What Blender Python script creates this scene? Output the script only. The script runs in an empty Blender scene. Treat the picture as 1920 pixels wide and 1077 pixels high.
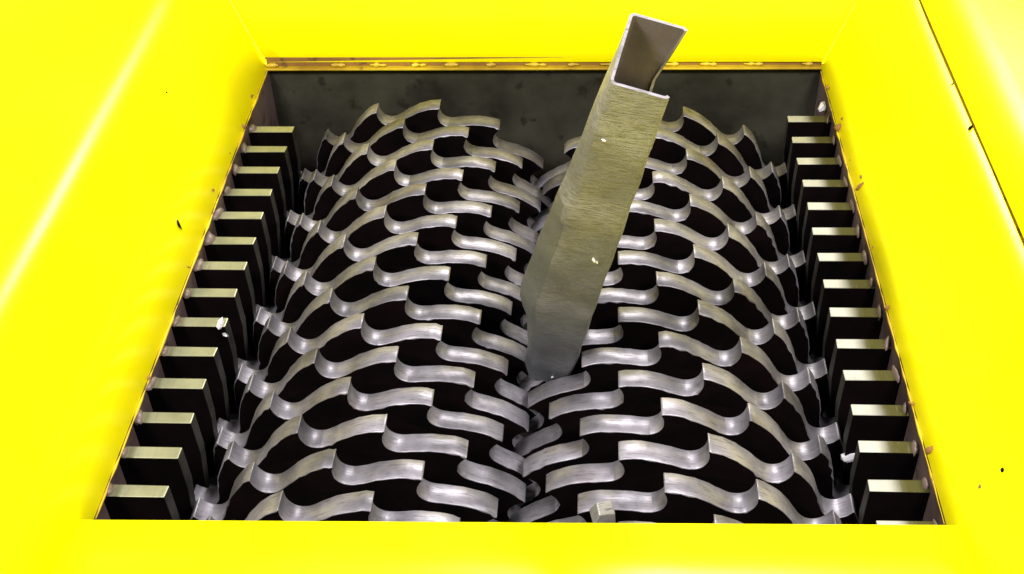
import bpy, math, random
from mathutils import Vector, Matrix
random.seed(7)
S = 0.04                      # one pitch unit (disc + gap) is 40 mm
C = bpy.context.scene.collection

# ------------------------------------------------------------------ camera
cam_d = bpy.data.cameras.new('camera'); cam = bpy.data.objects.new('camera', cam_d); C.objects.link(cam)
TH, YA, RO = 0.6956, 0.0838, -0.045
r = Vector((math.cos(YA), math.sin(YA), 0)); h = Vector((-math.sin(YA), math.cos(YA), 0)); zz = Vector((0, 0, 1))
fw = h*math.cos(TH) - zz*math.sin(TH); up = h*math.sin(TH) + zz*math.cos(TH)
rr = r*math.cos(RO) + up*math.sin(RO); uu = -r*math.sin(RO) + up*math.cos(RO)
M = Matrix((rr, uu, -fw)).transposed().to_4x4()
M.translation = Vector((0.7201, -15.5567, 18.2135))*S
cam.matrix_world = M
cam_d.sensor_width = 36; cam_d.lens = 2305/1920*36; cam_d.clip_start = 0.01; cam_d.clip_end = 100
bpy.context.scene.camera = cam

# ------------------------------------------------------------------ world, lamps, exposure
w = bpy.data.worlds.new('World'); bpy.context.scene.world = w; w.use_nodes = True
bg = w.node_tree.nodes['Background']; bg.inputs[0].default_value = (0.92, 0.95, 1, 1); bg.inputs[1].default_value = 0.15
def lamp(name, loc, aim, sx, sy, power, col=(1, 1, 1)):
    d = bpy.data.lights.new(name, 'AREA'); d.shape = 'RECTANGLE'; d.size = sx*S; d.size_y = sy*S
    d.energy = power; d.color = col
    o = bpy.data.objects.new(name, d); C.objects.link(o)
    o.location = Vector(loc)*S
    o.rotation_euler = (Vector(aim)-Vector(loc)).to_track_quat('-Z', 'Y').to_euler()
    return o
lamp('workshop_lamp', (4, 38, 30), (1, 5, 0), 12, 7, 36, (1.0, 0.98, 0.98))
lamp('fill_lamp', (-14, -13, 29), (0, 7, 0), 8, 6, 31, (1.0, 0.97, 0.98))  # added fill lamps, one each side, to brighten the yellow panels
lamp('fill_lamp', (13, -13, 29), (0, 7, 0), 8, 6, 31, (1.0, 0.97, 0.98))
vs = bpy.context.scene.view_settings
vs.view_transform = 'Standard'; vs.look = 'None'; vs.exposure = 0.0; vs.gamma = 1

# ------------------------------------------------------------------ materials
class NT:
    def __init__(s, name):
        s.m = bpy.data.materials.new(name); s.m.use_nodes = True
        s.t = s.m.node_tree; s.b = s.t.nodes['Principled BSDF']
    def n(s, typ, **kw):
        x = s.t.nodes.new(typ)
        for k, v in kw.items():
            if k.startswith('i_'): x.inputs[k[2:].replace('_', ' ')].default_value = v
            else: setattr(x, k, v)
        return x
    def l(s, a, b): s.t.links.new(a, b)
    def ramp(s, src, stops):
        x = s.n('ShaderNodeValToRGB'); e = x.color_ramp.elements
        while len(e) < len(stops): e.new(0.5)
        for q, (p, c) in zip(e, stops):
            q.position = p; q.color = (c[0], c[1], c[2], 1) if hasattr(c, '__len__') else (c, c, c, 1)
        s.l(src, x.inputs[0]); return x.outputs[0]
    def coord(s, scale=(1, 1, 1), rnd=True, out='Object'):
        tc = s.n('ShaderNodeTexCoord'); mp = s.n('ShaderNodeMapping'); mp.inputs['Scale'].default_value = scale
        s.l(tc.outputs[out], mp.inputs[0])
        if rnd:
            oi = s.n('ShaderNodeObjectInfo'); mu = s.n('ShaderNodeMath', operation='MULTIPLY'); mu.inputs[1].default_value = 37.0
            s.l(oi.outputs['Random'], mu.inputs[0])
            cb = s.n('ShaderNodeCombineXYZ'); s.l(mu.outputs[0], cb.inputs[0]); s.l(mu.outputs[0], cb.inputs[2])
            s.l(cb.outputs[0], mp.inputs['Location'])
        return mp.outputs[0]
    def noise(s, vec, scale, detail=4, rough=0.55):
        x = s.n('ShaderNodeTexNoise'); x.inputs['Scale'].default_value = scale; x.inputs['Detail'].default_value = detail
        x.inputs['Roughness'].default_value = rough; s.l(vec, x.inputs['Vector']); return x.outputs['Fac']
    def mix(s, fac, a, b, bt='MIX'):
        x = s.n('ShaderNodeMix', data_type='RGBA', blend_type=bt)
        for sock, v in ((x.inputs[0], fac), (x.inputs[6], a), (x.inputs[7], b)):
            if hasattr(v, 'is_output'): s.l(v, sock)
            elif hasattr(v, '__len__'): sock.default_value = (*v, 1)
            else: sock.default_value = v
        return x.outputs[2]
    def bump(s, src, strength, dist):
        x = s.n('ShaderNodeBump'); x.inputs['Strength'].default_value = strength; x.inputs['Distance'].default_value = dist
        s.l(src, x.inputs['Height']); s.l(x.outputs[0], s.b.inputs['Normal'])
    def set(s, **kw):
        for k, v in kw.items():
            sock = s.b.inputs[k.replace('_', ' ')]
            if hasattr(v, 'is_output'): s.l(v, sock)
            elif hasattr(v, '__len__'): sock.default_value = (*v, 1)
            else: sock.default_value = v

def mat_yellow():
    a = NT('yellow_paint'); v = a.coord(rnd=False)
    n1 = a.noise(v, 9, 5); n2 = a.noise(v, 140, 3)
    a.set(Base_Color=a.ramp(n1, [(0.3, (0.93, 0.84, 0.0008)), (0.7, (0.95, 0.88, 0.002))]), Roughness=a.ramp(n1, [(0.3, 0.30), (0.7, 0.36)]))
    a.set(Specular_IOR_Level=0.16); a.bump(n2, 0.05, 0.002)
    return a.m
def mat_rim(name='worn_steel', base=((0.110, 0.102, 0.113), (0.265, 0.247, 0.272)), metal=0.5, rough=(0.38, 0.5)):
    a = NT(name); v = a.coord(); vs_ = a.coord((1, 9, 1))
    n1 = a.noise(v, 30, 4); n2 = a.noise(vs_, 70, 5, 0.65); n3 = a.noise(v, 260, 3)
    c = a.ramp(n1, [(0.32, base[0]), (0.62, base[1])])
    oi = a.n('ShaderNodeObjectInfo'); c = a.mix(1.0, c, a.ramp(oi.outputs['Random'], [(0.0, 0.6), (1.0, 1.0)]), 'MULTIPLY')
    c = a.mix(a.ramp(a.noise(a.coord((1, 1, 1)), 14, 3), [(0.60, 0.0), (0.72, 0.55)]), c, (0.09, 0.065, 0.06))
    c = a.mix(a.ramp(n2, [(0.32, 0.75), (0.47, 0.0)]), c, (0.05, 0.04, 0.042))
    a.set(Base_Color=c, Metallic=metal, Roughness=a.ramp(n2, [(0.3, rough[1]), (0.7, rough[0])]))
    mx = a.mix(0.5, n2, n3); a.bump(mx, 0.22, 0.0012)
    return a.m
def mat_dark(name='shade_black_steel', c0=(0.0008, 0.0004, 0.0004), c1=(0.0032, 0.0012, 0.0014), rough=(0.75, 0.9), spec=0.035):  # default near-black has the shade of disc and comb sides in it
    a = NT(name); v = a.coord(); n1 = a.noise(v, 22, 4); n2 = a.noise(v, 150, 3)
    a.set(Base_Color=a.ramp(n1, [(0.35, c0), (0.7, c1)]), Roughness=a.ramp(n2, [(0.3, rough[0]), (0.7, rough[1])]), Specular_IOR_Level=spec)
    a.bump(n2, 0.15, 0.001)
    return a.m
def mat_comb():
    # machined steel, with the hopper's yellow bounce light put into its colour
    a = NT('comb_edge_steel'); v = a.coord(); vs_ = a.coord((12, 1, 1))
    n1 = a.noise(v, 26, 4); n2 = a.noise(vs_, 40, 4)
    c = a.ramp(n1, [(0.3, (0.15, 0.148, 0.085)), (0.65, (0.25, 0.245, 0.14))])
    c = a.mix(a.ramp(n2, [(0.30, 0.5), (0.42, 0.0)]), c, (0.16, 0.13, 0.08))
    a.set(Base_Color=c, Metallic=0.35, Roughness=0.42); a.bump(n2, 0.15, 0.001)
    return a.m
def mat_comb_right():
    a = NT('bare_comb_edge_steel'); v = a.coord(); vs_ = a.coord((12, 1, 1))
    n1 = a.noise(v, 26, 4); n2 = a.noise(vs_, 40, 4)
    c = a.ramp(n1, [(0.3, (0.22, 0.215, 0.185)), (0.65, (0.31, 0.30, 0.25))])
    # soft shadow next to the wall, painted in as dark olive
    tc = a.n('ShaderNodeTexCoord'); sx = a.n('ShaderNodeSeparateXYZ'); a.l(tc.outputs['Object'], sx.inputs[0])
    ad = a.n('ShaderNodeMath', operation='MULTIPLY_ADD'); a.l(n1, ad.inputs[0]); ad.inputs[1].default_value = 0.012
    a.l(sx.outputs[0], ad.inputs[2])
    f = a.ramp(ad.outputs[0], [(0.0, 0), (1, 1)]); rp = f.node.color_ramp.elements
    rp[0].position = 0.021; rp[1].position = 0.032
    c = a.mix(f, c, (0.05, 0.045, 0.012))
    c = a.mix(a.ramp(n2, [(0.28, 0.4), (0.40, 0.0)]), c, (0.16, 0.13, 0.08))
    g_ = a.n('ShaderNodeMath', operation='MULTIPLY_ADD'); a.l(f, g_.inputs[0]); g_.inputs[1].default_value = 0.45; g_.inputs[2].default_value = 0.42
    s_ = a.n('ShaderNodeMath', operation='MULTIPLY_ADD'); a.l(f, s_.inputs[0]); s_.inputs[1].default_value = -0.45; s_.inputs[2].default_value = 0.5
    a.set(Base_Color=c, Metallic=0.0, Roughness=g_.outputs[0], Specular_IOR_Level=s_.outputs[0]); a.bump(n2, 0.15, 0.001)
    return a.m
def mat_tube(name, c0, c1, rough=0.36):
    a = NT(name); v = a.coord(rnd=False); vs_ = a.coord((2, 2, 16), rnd=False)
    n1 = a.noise(v, 16, 5, 0.6); n2 = a.noise(vs_, 55, 5, 0.7); n3 = a.noise(v, 90, 4)
    c = a.ramp(n1, [(0.38, c0), (0.60, c1)])
    c = a.mix(a.ramp(n2, [(0.40, 0.8), (0.54, 0.0)]), c, (0.085, 0.08, 0.06))
    # darker grey towards the bottom of the tube, broken up by noise
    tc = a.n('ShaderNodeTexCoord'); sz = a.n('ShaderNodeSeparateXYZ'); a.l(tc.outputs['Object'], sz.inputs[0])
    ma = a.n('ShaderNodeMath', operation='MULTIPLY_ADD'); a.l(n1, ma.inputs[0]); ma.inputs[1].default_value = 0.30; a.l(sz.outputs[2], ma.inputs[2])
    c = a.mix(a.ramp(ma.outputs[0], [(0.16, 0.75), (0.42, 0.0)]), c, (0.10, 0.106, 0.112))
    a.set(Base_Color=c, Metallic=0.2, Roughness=a.ramp(n3, [(0.3, rough), (0.7, rough+0.18)]))
    a.bump(a.mix(0.35, n2, n3), 0.5, 0.0022)
    return a.m
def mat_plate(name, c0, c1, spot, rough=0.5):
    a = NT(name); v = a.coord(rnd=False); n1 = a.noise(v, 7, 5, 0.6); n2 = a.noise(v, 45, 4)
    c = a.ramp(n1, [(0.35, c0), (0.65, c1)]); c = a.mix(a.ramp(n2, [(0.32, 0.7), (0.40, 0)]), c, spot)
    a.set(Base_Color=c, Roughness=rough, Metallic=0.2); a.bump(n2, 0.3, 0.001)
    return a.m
YEL = mat_yellow(); RIM = mat_rim(); DARK = mat_dark()
INNER = mat_dark('comb_flank_steel', (0.012, 0.011, 0.010), (0.035, 0.032, 0.028), (0.45, 0.6), 0.3)
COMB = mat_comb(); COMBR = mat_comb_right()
TUBE = mat_tube('galvanised_steel', (0.125, 0.12, 0.135), (0.225, 0.215, 0.235))
TUBEDARK = mat_tube('darker_tube_steel', (0.06, 0.06, 0.066), (0.14, 0.138, 0.146))  # darker grey version for the lower left face of the tube
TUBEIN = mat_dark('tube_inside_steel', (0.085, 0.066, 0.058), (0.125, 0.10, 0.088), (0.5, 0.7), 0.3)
CUT = mat_rim('fresh_cut_steel', ((0.15, 0.135, 0.145), (0.34, 0.31, 0.325)), 0.2, (0.35, 0.5))
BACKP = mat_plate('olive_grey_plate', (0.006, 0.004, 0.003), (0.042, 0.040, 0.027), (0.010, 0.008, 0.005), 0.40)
SIDEP = mat_plate('brown_primer_plate', (0.045, 0.027, 0.024), (0.15, 0.105, 0.095), (0.02, 0.01, 0.008))
WELD = mat_plate('weld_metal', (0.10, 0.065, 0.055), (0.24, 0.18, 0.16), (0.04, 0.02, 0.015), 0.5)
EDGE = mat_plate('chipped_yellow_edge', (0.20, 0.10, 0.005), (0.62, 0.45, 0.01), (0.04, 0.015, 0.006), 0.55)
JOINT = mat_plate('joint_shade_yellow', (0.62, 0.44, 0.006), (0.80, 0.60, 0.01), (0.10, 0.05, 0.005), 0.6)  # deeper yellow, the shade inside the groove put into its colour
RUST = mat_plate('rusty_crumb', (0.12, 0.05, 0.01), (0.30, 0.15, 0.02), (0.04, 0.015, 0.01), 0.8)
CHUNK = mat_rim('dull_chunk_steel', ((0.22, 0.21, 0.18), (0.36, 0.34, 0.31)), 0.4, (0.4, 0.5))
SHARD = mat_rim('bright_shard_steel', ((0.55, 0.52, 0.53), (0.85, 0.82, 0.84)), 0.4, (0.25, 0.4))
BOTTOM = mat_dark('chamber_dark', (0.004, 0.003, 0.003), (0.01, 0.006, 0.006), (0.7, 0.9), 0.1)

# ------------------------------------------------------------------ mesh helpers (all coordinates in pitch units)
class MB:
    def __init__(s): s.v = []; s.f = []; s.mi = []; s.sm = []
    def vert(s, p): s.v.append((p[0]*S, p[1]*S, p[2]*S)); return len(s.v)-1
    def face(s, idx, mi=0, smooth=False): s.f.append(tuple(idx)); s.mi.append(mi); s.sm.append(smooth)
    def poly(s, pts, mi=0, smooth=False): s.face([s.vert(p) for p in pts], mi, smooth)
    def hexa(s, c, mi=0, mis=None):
        # c: 8 corners, bottom ring then top ring (counter-clockwise from above)
        i = [s.vert(p) for p in c]; F = [(3, 2, 1, 0), (4, 5, 6, 7), (0, 1, 5, 4), (1, 2, 6, 5), (2, 3, 7, 6), (3, 0, 4, 7)]
        for k, f in enumerate(F): s.face([i[q] for q in f], (mis[k] if mis else mi))
    def box(s, x0, x1, y0, y1, z0, z1, mi=0, mis=None):
        s.hexa([(x0, y0, z0), (x1, y0, z0), (x1, y1, z0), (x0, y1, z0), (x0, y0, z1), (x1, y0, z1), (x1, y1, z1), (x0, y1, z1)], mi, mis)
    def mesh(s, name, mats):
        m = bpy.data.meshes.new(name); m.from_pydata(s.v, [], s.f)
        for x in mats: m.materials.append(x)
        m.polygons.foreach_set('material_index', s.mi); m.polygons.foreach_set('use_smooth', s.sm); m.update(); return m
def link(name, mesh, parent=None, loc=(0, 0, 0), rot=(0, 0, 0)):
    o = bpy.data.objects.new(name, mesh); C.objects.link(o)
    if parent: o.parent = parent
    o.location = Vector(loc)*S; o.rotation_euler = rot
    return o
def tag(o, label, cat, group=None):
    o['label'] = label; o['category'] = cat
    if group: o['group'] = group
    return o
def bevel(o, wd, seg=2):
    m = o.modifiers.new('bevel', 'BEVEL'); m.width = wd*S; m.segments = seg; m.limit_method = 'ANGLE'; m.angle_limit = math.radians(40)
    return o

# ------------------------------------------------------------------ hopper (yellow), opening corners at z = ZE
ZE = 0.45
FL, BL, BR, FR = (-8.51, -1.22), (-8.73, 15.40), (7.13, 15.30), (7.15, -0.93)
hop = link('hopper', None); hop.location = Vector((-0.7, 7, ZE))*S
tag(hop, 'glossy yellow sheet steel feed hopper surrounding the cutting discs on all four sides', 'hopper')
HB = Vector((-0.7, 7, ZE))
HZ = 3.72; YF = -9.0
def hobj(name, m, mats, label=None, parent=None):
    me = m.mesh(name, mats); me.transform(Matrix.Translation(-HB*S)); o = link(name, me, parent or hop)
    if label: o['label'] = label
    return o
def sweep(name, prof0, prof1, label=None, t=0.12, ny=24, wob=0.0, mat=None):
    """a sheet whose cross-section runs prof0 (first end) to prof1 (other end), with a little unevenness"""
    import mathutils
    m = MB(); G = []
    for k in range(ny+1):
        f = k/ny; row = []
        for i, (a, b) in enumerate(zip(prof0, prof1)):
            p = Vector(a).lerp(Vector(b), f)
            if wob: p += Vector((1, 1, 1))*wob*mathutils.noise.noise(p*0.6)*min(1, i)
            row.append(m.vert(p))
        G.append(row)
    for k in range(ny):
        for i in range(len(prof0)-1): m.face([G[k][i], G[k][i+1], G[k+1][i+1], G[k+1][i]], 0, True)
    me = m.mesh(name, [mat or YEL]); me.transform(Matrix.Translation(-HB*S)); o = link(name, me, hop)
    md = o.modifiers.new('thick', 'SOLIDIFY'); md.thickness = t*S; md.offset = -1
    if label: o['label'] = label
    return o
def bendprof(x0, z0, x1, z1, x2, z2, y, rad, n=8):
    """straight, rounded bend at (x1,z1), straight"""
    a = Vector((x0-x1, 0, z0-z1)).normalized(); b = Vector((x2-x1, 0, z2-z1)).normalized(); c = Vector((x1, y, z1))
    p = c+a*rad; q_ = c+b*rad; out = [Vector((x0, y, z0)), Vector((x0, y, z0)).lerp(p, .5), Vector((x0, y, z0)).lerp(p, .9), p]
    for i in range(1, n): f = i/n; out.append(p*(1-f)**2+c*2*f*(1-f)+q_*f*f)
    e_ = Vector((x2, y, z2)); return out+[q_, q_.lerp(e_, .1), q_.lerp(e_, .5), e_]
def yx(c0, c1, y): return c0[0]+(c1[0]-c0[0])*(y-c0[1])/(c1[1]-c0[1])
kx = (HZ-ZE)/2
xlF, xlB = yx(FL, BL, YF), yx(FL, BL, 17.2)
sweep('side_panel', bendprof(xlB, ZE, xlB-kx, HZ, xlB-kx-6, HZ+.8, 17.2, 0.5), bendprof(xlF, ZE, xlF-kx, HZ, xlF-kx-6, HZ+.8, YF, 0.5),
      'left yellow panel with a rounded bend that catches a soft pale streak', wob=0.02)
xrF, xrB = yx(FR, BR, YF), yx(FR, BR, 17.2)
def straight(a, b, n=6): return [Vector(a).lerp(Vector(b), i/n) for i in range(n+1)]
sweep('side_panel', straight((xrF, YF, ZE), (xrF+kx, YF, HZ)), straight((xrB, 17.2, ZE), (xrB+kx, 17.2, HZ)), 'right yellow panel between the opening and the dark seam', wob=0.03, t=.02)
sweep('joint_shade_strip', straight((xrF+kx-.12, YF, HZ-.42), (xrF+kx+.35, YF, HZ-.22), 2), straight((xrB+kx-.12, 17.2, HZ-.42), (xrB+kx+.35, 17.2, HZ-.22), 2), t=.03, mat=JOINT)
sweep('upper_panel', straight((xrF+kx+.11, YF, HZ-.02), (xrF+kx+7, YF, HZ+1.9)), straight((xrB+kx+.11, 17.2, HZ-.02), (xrB+kx+7, 17.2, HZ+1.9)), 'pale bright yellow panel beyond the dark seam on the right', wob=0.03)
DB = 1.15
sweep('back_panel', straight((7.22, 15.42, ZE+.17), (7.22+kx+5, 15.42+DB*2.3, ZE+.17+(HZ-ZE)*2.3)), straight((-8.82, 15.5, ZE+.17), (-8.82-kx-5, 15.5+DB*2.3, ZE+.17+(HZ-ZE)*2.3)), 'plain yellow panel behind the opening', wob=0.02)  # height above the view added to shade the rear discs
sweep('front_panel', straight((-8.62, -1.43, .70), (xlF-.6, YF, ZE+1.15)), straight((7.27, -1.13, .70), (xrF+.6, YF, ZE+1.15)), 'flat yellow panel in front of the opening, paler towards the right', wob=0.02, t=.05)
def bead(name, pts, rad, mat, seed=0, amp=.4, label=None, parent=None, step=.12, n=6):
    rnd = random.Random(seed); m = MB(); rows = []
    for A, B in zip(pts, pts[1:]):
        A, B = Vector(A), Vector(B); L = (B-A).length; k = max(1, int(L/step)); d = (B-A).normalized()
        u = d.cross(Vector((0, 0, 1))); u = u.normalized() if u.length > .1 else Vector((1, 0, 0)); v = d.cross(u)
        for i in range(k+1):
            c = A+(B-A)*i/k; r_ = rad*(1+rnd.uniform(-amp, amp)) if 0 < i < k else rad*.5
            c = c+u*rnd.uniform(-.3, .3)*rad*amp
            rows.append([m.vert(c+(u*math.cos(2*math.pi*j/n)+v*math.sin(2*math.pi*j/n))*r_) for j in range(n)])
    for a, b in zip(rows, rows[1:]):
        for j in range(n): m.face([a[j], b[j], b[(j+1) % n], a[(j+1) % n]], 0, True)
    m.face(list(reversed(rows[0]))); m.face(rows[-1])
    return hobj(name, m, mat if isinstance(mat, list) else [mat], label, parent)
bead('corner_weld', [(-8.74, 15.46, ZE+.12), (-8.74-1.65, 15.46+1.13, HZ+.0), ], .07, YEL, 1, .15)
bead('corner_weld', [(7.15, 15.4, ZE+.12), (7.15+1.64, 15.4+1.18, HZ+.0)], .05, YEL, 2, .15)
bead('edge_bead', [(FL[0]+.02, FL[1]+.05, ZE-.03), (BL[0]+.02, BL[1]-.05, ZE-.03)], .024, EDGE, 3, .8, step=.31, label= 'ragged rusty yellow paint edge along the left of the opening')
bead('edge_bead', [(FR[0]-.02, FR[1]+.05, ZE-.03), (BR[0]-.02, BR[1]-.05, ZE-.03)], .022, EDGE, 4, .8, step=.27, label= 'ragged rusty yellow paint edge along the right of the opening')
m = MB(); m.box(-8.80, 7.16, 15.34, 15.60, ZE-.035, ZE+.03); bevel(hobj('opening_lip', m, [EDGE], 'thin yellow lip along the back of the opening'), .02)
m = MB(); m.box(-8.80, 7.16, 15.50, 15.60, ZE+.035, ZE+.3); hobj('gap_backing', m, [RUST])
px = [-8.55, -6.55, -5.45, -4.35, -3.4, -2.2, -1.0, .15, 1.2, 2.9, 4.1, 5.3, 6.75]
for i, x in enumerate(px):
    bead('tack_weld', [(x-.12-random.uniform(0, .25), 15.46, ZE+.09), (x+.1+random.uniform(0, .35), 15.46, ZE+.085)], .06, EDGE, 20+i, .7, step=.09)

# ------------------------------------------------------------------ cutting chamber
ch = link('cutting_chamber', None); ch.location = Vector((-0.7, 7, -8))*S
tag(ch, 'dark steel shredder chamber with comb plates along both side walls under the yellow hopper', 'shredder chamber')
def chobj(name, mb, mats, parent=ch, base=None):
    me = mb.mesh(name, mats); b = Vector(base or (-0.7, 7, -8))
    me.transform(Matrix.Translation(-b*S))
    return link(name, me, parent, (b-Vector((-0.7, 7, -8))) if parent == ch else (0, 0, 0))
m = MB(); m.box(-9.1, -8.74, -3.2, 15.6, -8, 0.40); chobj('side_wall', m, [SIDEP])
m = MB(); m.box(7.17, 7.55, -3.2, 15.6, -8, 0.40); chobj('side_wall', m, [SIDEP])
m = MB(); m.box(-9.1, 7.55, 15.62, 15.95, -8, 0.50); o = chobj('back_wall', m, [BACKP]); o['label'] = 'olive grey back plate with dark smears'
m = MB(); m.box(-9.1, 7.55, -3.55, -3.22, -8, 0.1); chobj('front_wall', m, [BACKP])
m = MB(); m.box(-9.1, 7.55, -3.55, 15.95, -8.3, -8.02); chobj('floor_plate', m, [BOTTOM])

def comb_mesh(side, var):
    rnd = random.Random(var*17+side)
    # origin at the inner top back corner; extends outwards by 1.2 and down
    ln = 1.26 if side < 0 else 1.14
    sgn = side; t = 0.32
    prof = [(0.0, 0.0), (-0.02, -0.9), (0.10, -2.2), (0.9, -3.2), (ln, -3.4), (ln, 0.0)]
    m = MB(); n = len(prof)
    def pt(i, y):
        x, z = prof[i]; return (sgn*x + rnd.uniform(-.012, .012)*(i < 3), y, z + rnd.uniform(-.01, .01)*(i == 0))
    fr_ = [m.vert(pt(i, -t)) for i in range(n)]; bk = [m.vert(pt(i, 0)) for i in range(n)]
    o1 = (lambda q: q) if side > 0 else (lambda q: list(reversed(q)))
    m.face(o1(list(reversed(fr_))), 1); m.face(o1(bk), 1)
    for i in range(n):
        j = (i+1) % n; mi = 0 if i == 5 else (2 if i in (0, 1) else 1)
        m.face(o1([fr_[i], fr_[j], bk[j], bk[i]]) , mi)
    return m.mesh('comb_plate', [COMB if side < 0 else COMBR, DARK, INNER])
def lump(name, rad, sc=(1, 1, 1), seed=0, mat=WELD, n=7, rough=0.3, smooth=True):
    rnd = random.Random(seed); m = MB(); rows = 4
    top = m.vert((0, 0, rad*sc[2])); ring = []
    for i in range(1, rows):
        a = math.pi*i/rows; ring.append([m.vert(tuple(rad*sc[k]*(1+rnd.uniform(-rough, rough))*c for k, c in enumerate((math.sin(a)*math.cos(2*math.pi*j/n), math.sin(a)*math.sin(2*math.pi*j/n), math.cos(a))))) for j in range(n)])
    bot = m.vert((0, 0, -rad*sc[2]))
    for j in range(n):
        k = (j+1) % n; m.face([top, ring[0][j], ring[0][k]], 0, smooth); m.face([bot, ring[-1][k], ring[-1][j]], 0, smooth)
        for q in range(rows-2): m.face([ring[q][j], ring[q+1][j], ring[q+1][k], ring[q][k]], 0, smooth)
    return m.mesh(name, [mat])
CMB = {s: [comb_mesh(s, v) for v in range(4)] for s in (-1, 1)}
WLD = [lump('weld_bead', 0.17, (1.0, 1.1, 0.7), seed=i) for i in range(5)]
base = Vector((-0.7, 7, -8))
for i in range(-2, 14):
    for s in (-1, 1):
        x = -7.50 if s < 0 else 6.03; y = i if s < 0 else i+0.52
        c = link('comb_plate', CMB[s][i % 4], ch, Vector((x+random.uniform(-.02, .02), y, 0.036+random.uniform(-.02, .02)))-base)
        bevel(c, 0.025, 2)
        wd = link('weld_bead', WLD[random.randrange(5)], c, ((-1.16 if s < 0 else 1.08), -0.16+random.uniform(-.05, .05), 0.0), (0, 0, random.uniform(-.3, .3)))
        wd.scale = (random.uniform(.4, 1.0)*(1 if s < 0 else .5), random.uniform(0.8, 1.3), random.uniform(.7, 1.2))

# ------------------------------------------------------------------ rotors: shaft, spacer rings, discs with hooked teeth
N = 14; STEP = 2*math.pi/N; RT = 3.95; RB = 3.22; T = 0.495
# outline of one tooth as (distance along the rim behind the tip, depth below the tip circle)
PROF = [(-.33, .52), (-.27, .517), (-.20, .505), (-.13, .478), (-.07, .435), (-.02, .375), (.012, .305), (.028, .225), (.030, .14), (.015, .05), (.0, .012), (.012, .001),
        (.05, .008), (.16, .035), (.30, .078), (.45, .128), (.60, .185), (.75, .25), (.90, .318), (1.03, .382), (1.15, .437), (1.25, .478), (1.33, .503), (1.39, .517), (1.4403, .52)]
PROF = [(d/1.7703, RT-z) for d, z in PROF]
def tooth_mesh(direction, var):
    rnd = random.Random(var*31+direction)
    m = MB(); ch_ = 0.018
    pts = []
    wear = rnd.uniform(0, .035); 
    for i, (u, rad) in enumerate(PROF):
        r_ = rad + (rnd.uniform(-.010, .010) if 4 < i < len(PROF)-4 else 0)
        if i in (9, 10, 11, 12): r_ -= wear
        a = direction*u*STEP; pts.append((r_, a))
    rows = []
    for k, (y, inset) in enumerate(((-T, ch_), (-T+ch_, 0), (-ch_, 0), (0, ch_))):
        row = []
        for i, (r_, a) in enumerate(pts):
            d = inset
            if inset and 3 < i < len(PROF)-3 and rnd.random() < 0.16: d += rnd.uniform(0, .04)      # nicked edges
            row.append(m.vert(((r_-d)*math.cos(a), y, (r_-d)*math.sin(a))))
        rows.append(row)
    a0, a1 = pts[0][1], pts[-1][1]
    K = 5
    inn = [[m.vert((RB*math.cos(a0+(a1-a0)*k/K), y, RB*math.sin(a0+(a1-a0)*k/K))) for k in range(K+1)] for y in (-T, 0)]
    fl_ = direction > 0
    def F(ix, mi, sm=False): m.face(ix if fl_ else list(reversed(ix)), mi, sm)
    n = len(pts)
    for q in range(3):
        for i in range(n-1):
            F([rows[q][i], rows[q+1][i], rows[q+1][i+1], rows[q][i+1]], 0 if q == 1 else 0, True)
    F([*rows[0], *reversed(inn[0])], 1); F([*reversed(rows[3]), *inn[1]], 1)
    me = m.mesh('tooth', [RIM, DARK])
    return me
def ring_mesh(name, r0, r1, y0, y1, seg, mats, rim_mi=0, side_mi=0, gap=0):
    m = MB(); R_ = []
    for (r_, y) in ((r0, y0), (r1, y0), (r1, y1), (r0, y1)):
        R_.append([m.vert((r_*math.cos(2*math.pi*k/seg), y, r_*math.sin(2*math.pi*k/seg))) for k in range(seg)])
    for k in range(seg):
        j = (k+1) % seg
        m.face([R_[0][k], R_[0][j], R_[1][j], R_[1][k]], side_mi)
        m.face([R_[1][k], R_[1][j], R_[2][j], R_[2][k]], rim_mi, True)
        m.face([R_[2][k], R_[2][j], R_[3][j], R_[3][k]], side_mi)
        m.face([R_[3][k], R_[3][j], R_[0][j], R_[0][k]], side_mi, True)
    return m.mesh(name, mats)
DISC = ring_mesh('cutter_disc', 1.2, RB, -T, 0, 70, [DARK])
SPAC = ring_mesh('spacer_ring', 1.2, 2.78, -0.500, -0.005, 48, [mat_dark('spacer_steel', (0.02, 0.013, 0.012), (0.05, 0.03, 0.028), (0.45, 0.65), 0.4)])
SHAFT = ring_mesh('shaft', 0.3, 1.19, -1.3, 15.6, 6, [DARK])
TEETH = {d: [tooth_mesh(d, v) for v in range(7)] for d in (-1, 1)}
ZA = -3.3248
def rotor(x, direction, Y0, f0, dl, j0, j1, label):
    rt = link('cutter_rotor', None, None, (x, 0, ZA))
    tag(rt, label, 'shredder rotor', 'twin cutter rotors lying side by side in the chamber')
    link('shaft', SHAFT, rt)
    for j in range(j0, j1):
        d = link('cutter_disc', DISC, rt, (0, Y0+j, 0))
        if j < j1-1: link('spacer_ring', SPAC, rt, (0, Y0+j+0.54, 0))
        for k in range(N):
            a = f0 + dl*j - STEP*k
            link('tooth', TEETH[direction][random.randrange(7)], d, (0, 0, 0), (0, -a, 0))
    return rt
rotor(-4.106, 1, -0.4515, 1.817, 0.2268, 0, 15, 'left rotor of toothed steel discs whose hooked tips point right towards the middle')
rotor(2.744, -1, 0.1061, 2.1816, 0.2216, -1, 14, 'right rotor of toothed steel discs whose hooked tips point left towards the middle')

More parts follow.
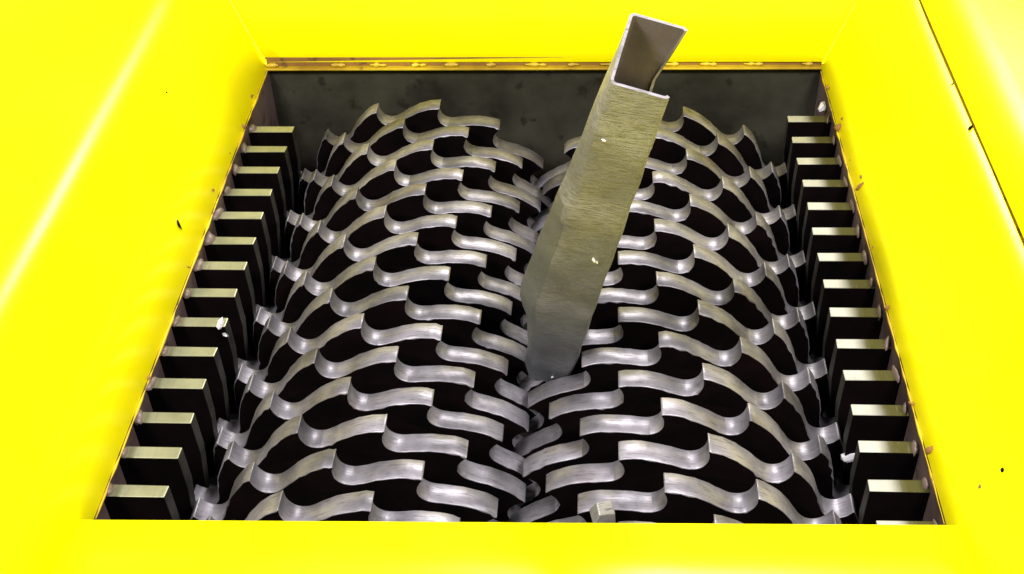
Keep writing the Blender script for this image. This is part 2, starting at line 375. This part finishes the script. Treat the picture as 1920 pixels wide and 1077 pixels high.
# ------------------------------------------------------------------ square tube standing in the nip
Tt = Vector((1.560, 0.779, 9.056)); Tb = Vector((-0.034, 5.121, -1.006))
ax = (Tt-Tb).normalized(); Rv = Vector((0.962, -0.160, -0.221)); Rv = (Rv-ax*Rv.dot(ax)).normalized(); Nv = ax.cross(Rv).normalized()
if Nv.y < 0: Nv = -Nv
ta, tb = 0.914, 1.39; LT = (Tt-Tb).length
tube = link('square_steel_tube', None, None, tuple(Tb))
tag(tube, 'bent galvanised square steel tube standing in the gap between the two rotors, open end up', 'steel tube')
def lerp_tab(t, tab):
    for (t0, v0), (t1, v1) in zip(tab, tab[1:]):
        if t <= t1:
            k = (t-t0)/(t1-t0); k = max(0, k); return v0+(v1-v0)*k
    return tab[-1][1]
ML = [(0, 0), (.1, -.13), (.3, -.27), (.5, -.40), (.68, -.48), (.74, -.48), (.81, -.31), (.87, -.24), (1.0, -.2)]
NL = [(0, 0), (.1, -.03), (.3, -.08), (.5, -.16), (.7, -.25), (.77, -.18), (.85, -.10), (1, 0)]
def section(t, inset):
    a = ta/2-inset; b = tb/2-inset; rc = 0.085-inset*0.8
    ml = lerp_tab(t, ML); nl = lerp_tab(t, NL)
    pts = []
    # near edge left->right, rounded corners, right side, far side, left side
    def arc(cx, cy, a0, a1, n=4):
        for i in range(n+1):
            q = a0+(a1-a0)*i/n; pts.append([cx+rc*math.cos(q), cy+rc*math.sin(q)])
    arc(-a+rc, -b+rc, math.pi, 1.5*math.pi, 2)
    for k in (.2, .4, .6, .8): pts.append([-a+2*a*k, -b])
    arc(a-rc, -b+rc, 1.5*math.pi, 2*math.pi)
    for k in (.25, .5, .75): pts.append([a, -b+2*b*k])
    arc(a-rc, b-rc, 0, .5*math.pi)
    for k in (.3, .7): pts.append([a-2*a*k, b])
    arc(-a+rc, b-rc, .5*math.pi, math.pi)
    for k in (.25, .5, .75): pts.append([-a, b-2*b*k])
    out = []
    for x, y in pts:
        yy = y/b
        side = 0 if yy < -1 else ((yy+1)/.45 if yy < -.55 else (1 if yy < .3 else 1-.8*(yy-.3)/.7))
        near = 0 if yy > .2 else (1 if yy < -.8 else (.2-yy))
        x2 = x + (ml*side if x <= -a+rc*.6 else 0) + nl*near*max(0, min(1, -x/a))
        if x > 0 and y > b-rc-.01 and t < .3: x2 -= .22*(min(1, t/.12) if t < .16 else (.3-t)/.14)*min(1, x/a*1.1)
        out.append((x2, y))
    return out
def tube_mesh():
    m = MB(); rows = 60; rnd = random.Random(3)
    import mathutils
    def P3(x, y, t, dent=True):
        d = 0
        p = Tt + (Tb-Tt)*t
        nz = mathutils.noise.noise(Vector((x*1.3, y*1.3, t*13)))*0.035*min(1, t*4)
        # ripples across the front wall
        rp = (math.sin(t*165+x*3)+.6*math.sin(t*97+1+x*5))*0.006*max(0, 1-abs(t-.22)/.22) if y < 0 else 0
        q = p + Rv*(x+nz) + Nv*(y+nz*1.2+rp)
        return (q-Tb)
    wl = 0.046
    O = []; I = []
    n = len(section(0, 0))
    # uneven cut at the open end: far wall stands a little higher at the left, right wall worn down
    def cut(x, y):
        c = 0.0
        if 0: c = 0.16*math.sin(min(1, max(0, (y+.55)/1.15))*math.pi)
        if x < -0.3 and -0.3 < y < .5: c = -0.04*math.sin((y+.3)/.8*math.pi*2)
        return c/LT
    for k in range(rows+1):
        t = k/rows*1.03
        so = section(t, 0); si = section(t, wl)
        O.append([]); I.append([])
        for (x, y), (xi, yi) in zip(so, si):
            tt = t+cut(x, y)*max(0, 1-k/4)
            O[-1].append(m.vert(P3(x, y, tt))); I[-1].append(m.vert(P3(xi, yi, tt)))
    sec0 = section(0, 0)
    def gone(k, i):
        """cells torn away from the right wall at the open end"""
        if k < 0: return True
        if k >= rows: return False
        x, y = sec0[i]; x2, y2 = sec0[(i+1) % n]
        return min(x, x2) > ta/2-.02 and k < 9+(1 if y > 0 else 0)
    for k in range(rows):
        for i in range(n):
            j = (i+1) % n
            if gone(k, i): continue
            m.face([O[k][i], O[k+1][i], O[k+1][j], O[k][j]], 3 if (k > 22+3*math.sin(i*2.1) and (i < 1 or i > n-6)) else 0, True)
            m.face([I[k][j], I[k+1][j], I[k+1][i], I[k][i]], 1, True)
            if gone(k-1, i): m.face([O[k][i], O[k][j], I[k][j], I[k][i]], 2)
            if gone(k, (i-1) % n): m.face([O[k+1][i], O[k][i], I[k][i], I[k+1][i]], 2)
            if gone(k, j): m.face([O[k][j], O[k+1][j], I[k+1][j], I[k][j]], 2)
    for i in range(n):
        j = (i+1) % n; m.face([O[-1][j], O[-1][i], I[-1][i], I[-1][j]], 0)
    return m.mesh('tube_wall', [TUBE, TUBEIN, CUT, TUBEDARK])
tw = link('tube_wall', tube_mesh(), tube); es = tw.modifiers.new('crease', 'EDGE_SPLIT'); es.split_angle = math.radians(24)

rnd = random.Random(5)
def blob(name, parent, p, rad, sc, mat, seed, smooth=False):
    o = link(name, lump(name, rad, sc, seed, mat, 6, .45, smooth), parent, p, (rnd.uniform(0, 3), rnd.uniform(0, 3), rnd.uniform(0, 3)))
    return o
def on_tube(x, y, t): return Tt+(Tb-Tt)*t+Rv*x+Nv*y-Tb
for i, (x, y, t, q) in enumerate([(.12, -.71, .47, .075), (.18, -.71, .475, .05), (-.50, -.60, .52, .085), (-.46, -.62, .54, .05), (-.52, -.5, .40, .06), (.05, -.71, .99, .06), (.22, -.70, .985, .05), (-.42, -.66, .10, .05), (-.3, -.70, .13, .05), (-.55, -.4, .72, .07)]):
    b = blob('burr', tube, on_tube(x, y, t), q*.62, (1.3, .7, .7), SHARD, i+60)

# ------------------------------------------------------------------ loose chips and crumbs
def chip(name, p, rad, sc, mat, label, cat, seed, group=None, rot=None, smooth=False):
    o = link(name, lump(name, rad, sc, seed, mat, 6, .35, smooth), None, p, rot or (rnd.uniform(0, 3), rnd.uniform(0, 3), rnd.uniform(0, 3)))
    tag(o, label, cat, group); return o
m = MB(); m.hexa([(-.27, -.18, -.16), (.20, -.22, -.2), (.28, .16, -.16), (-.2, .2, -.14), (-.20, -.10, .15), (.14, -.14, .10), (.16, .12, .17), (-.16, .14, .2)])
ck = link('metal_chunk', m.mesh('metal_chunk', [CHUNK]), None, (1.0, -.66, .30), (.25, .15, .5)); bevel(ck, .025)
tag(ck, 'small angular grey metal chunk resting on a right rotor tooth near the front edge', 'metal chunk')
for i in range(16):
    sd = -1 if i % 2 else 1; y = rnd.uniform(0, 14.5); f = (y+1)/16.4
    x = (-8.53-.2*f) if sd < 0 else (7.13-.0*f)
    chip('crumb', (x+sd*rnd.uniform(-.03, .09), y, ZE+rnd.uniform(-.02, .14)), rnd.uniform(.03, .065), (.8, 1.4, .6), RUST,
         'small brown crumb clinging to the %s edge of the opening' % ('left' if sd < 0 else 'right'), 'crumb', 200+i, 'small brown crumbs along the %s edge' % ('left' if sd < 0 else 'right'), None, True)
chip('metal_shard', (7.02, 14.0, .0), .14, (1.2, .6, .9), SHARD, 'small shiny metal shard caught high on the right wall near the back corner', 'metal shard', 5)
chip('metal_shard', (6.18, 2.2, -1.2), .16, (.7, .5, 1.5), SHARD, 'thin bright metal shard hanging beside a right comb plate near the front', 'metal shard', 8)
chip('metal_shard', (-7.60, 4.72, .07), .10, (1.4, 1.2, .4), SHARD, 'tiny bright chip lying on the inner end of a left comb plate', 'metal shard', 9)
chip('metal_shard', (-7.50, 4.60, -.16), .09, (1.3, .5, .8), SHARD, 'tiny bright chip stuck just below the inner end of a left comb plate', 'metal shard', 10)
nl, nr = Vector((2, 0, 1)).normalized(), Vector((-2, 0, 1)).normalized()
FLK = [((-8.942, 6.993, 1.133), nl, .13, (.28, 1.1, .2), 'short dark curved sliver stuck to the left yellow panel beside the opening', 'metal sliver'),
       ((-9.762, 10.213, 2.775), nl, .035, (1, 1, .5), 'tiny dark speck high on the left yellow panel', 'speck'),
       ((-9.70, -0.561, 2.65), nl, .07, (.6, 1, .4), 'small grey smudge of grit at the far lower left of the yellow panel', 'speck'),
       ((7.24, 9.33, .62), nr, .11, (.4, 1.5, .5), 'brown forked crumb on the right yellow edge halfway along', 'crumb'),
       ((7.30, 9.62, .72), nr, .07, (1.2, .7, .5), 'small olive crumb just above the forked crumb on the right edge', 'crumb'),
       ((8.77, 7.17, 3.70), nr, .06, (.7, 1.2, .6), 'dark crumb caught in the seam of the right yellow panel', 'crumb'),
       ((8.77, 8.97, 3.70), nr, .035, (.6, 1.2, .6), 'very small dark speck in the seam, above the larger crumb', 'speck'),
       ((7.17, 12.18, .50), nr, .12, (.9, 1, .7), 'round rusty brown crumb on the right edge near the back', 'crumb'),
       ((7.26, 12.35, .66), nr, .05, (.9, 1, .7), 'pinhead crumb beside the round rusty one at the right edge', 'crumb'),
       ((7.21, .79, .53), nr, .10, (.7, 1.1, .7), 'dark brown crumb on the right edge near the front corner', 'crumb'),
       ((7.854, -.852, 1.857), nr, .05, (1.1, .8, .5), 'small dark speck on the lower right yellow panel, furthest right', 'speck'),
       ((7.596, -.786, 1.341), nr, .05, (1, .8, .3), 'faint olive speck on the lower right yellow panel, left of the dark one', 'speck'),
       ((7.16, 5.0, .46), nr, .07, (.6, 1.2, .7), 'small brown crumb on the middle of the right edge of the opening', 'crumb'),
       ((-8.72, 9.05, .66), nl, .05, (.8, 1, .5), 'small olive crumb on the left edge of the opening', 'crumb')]
for i, (p, nn, rad, sc, lb, ct) in enumerate(FLK):
    q = nn.to_track_quat('Z', 'Y').to_euler(); p = Vector(p)+nn*rad*sc[2]*.6
    if i == 0: q = (nn.to_track_quat('Z', 'Y') @ __import__('mathutils').Quaternion((0, 0, 1), -.5)).to_euler()
    chip(ct.replace(' ', '_'), tuple(p), rad, sc, DARK if i in (0, 1, 5, 6, 10) else RUST, lb, ct, 40+i, None, q, True)
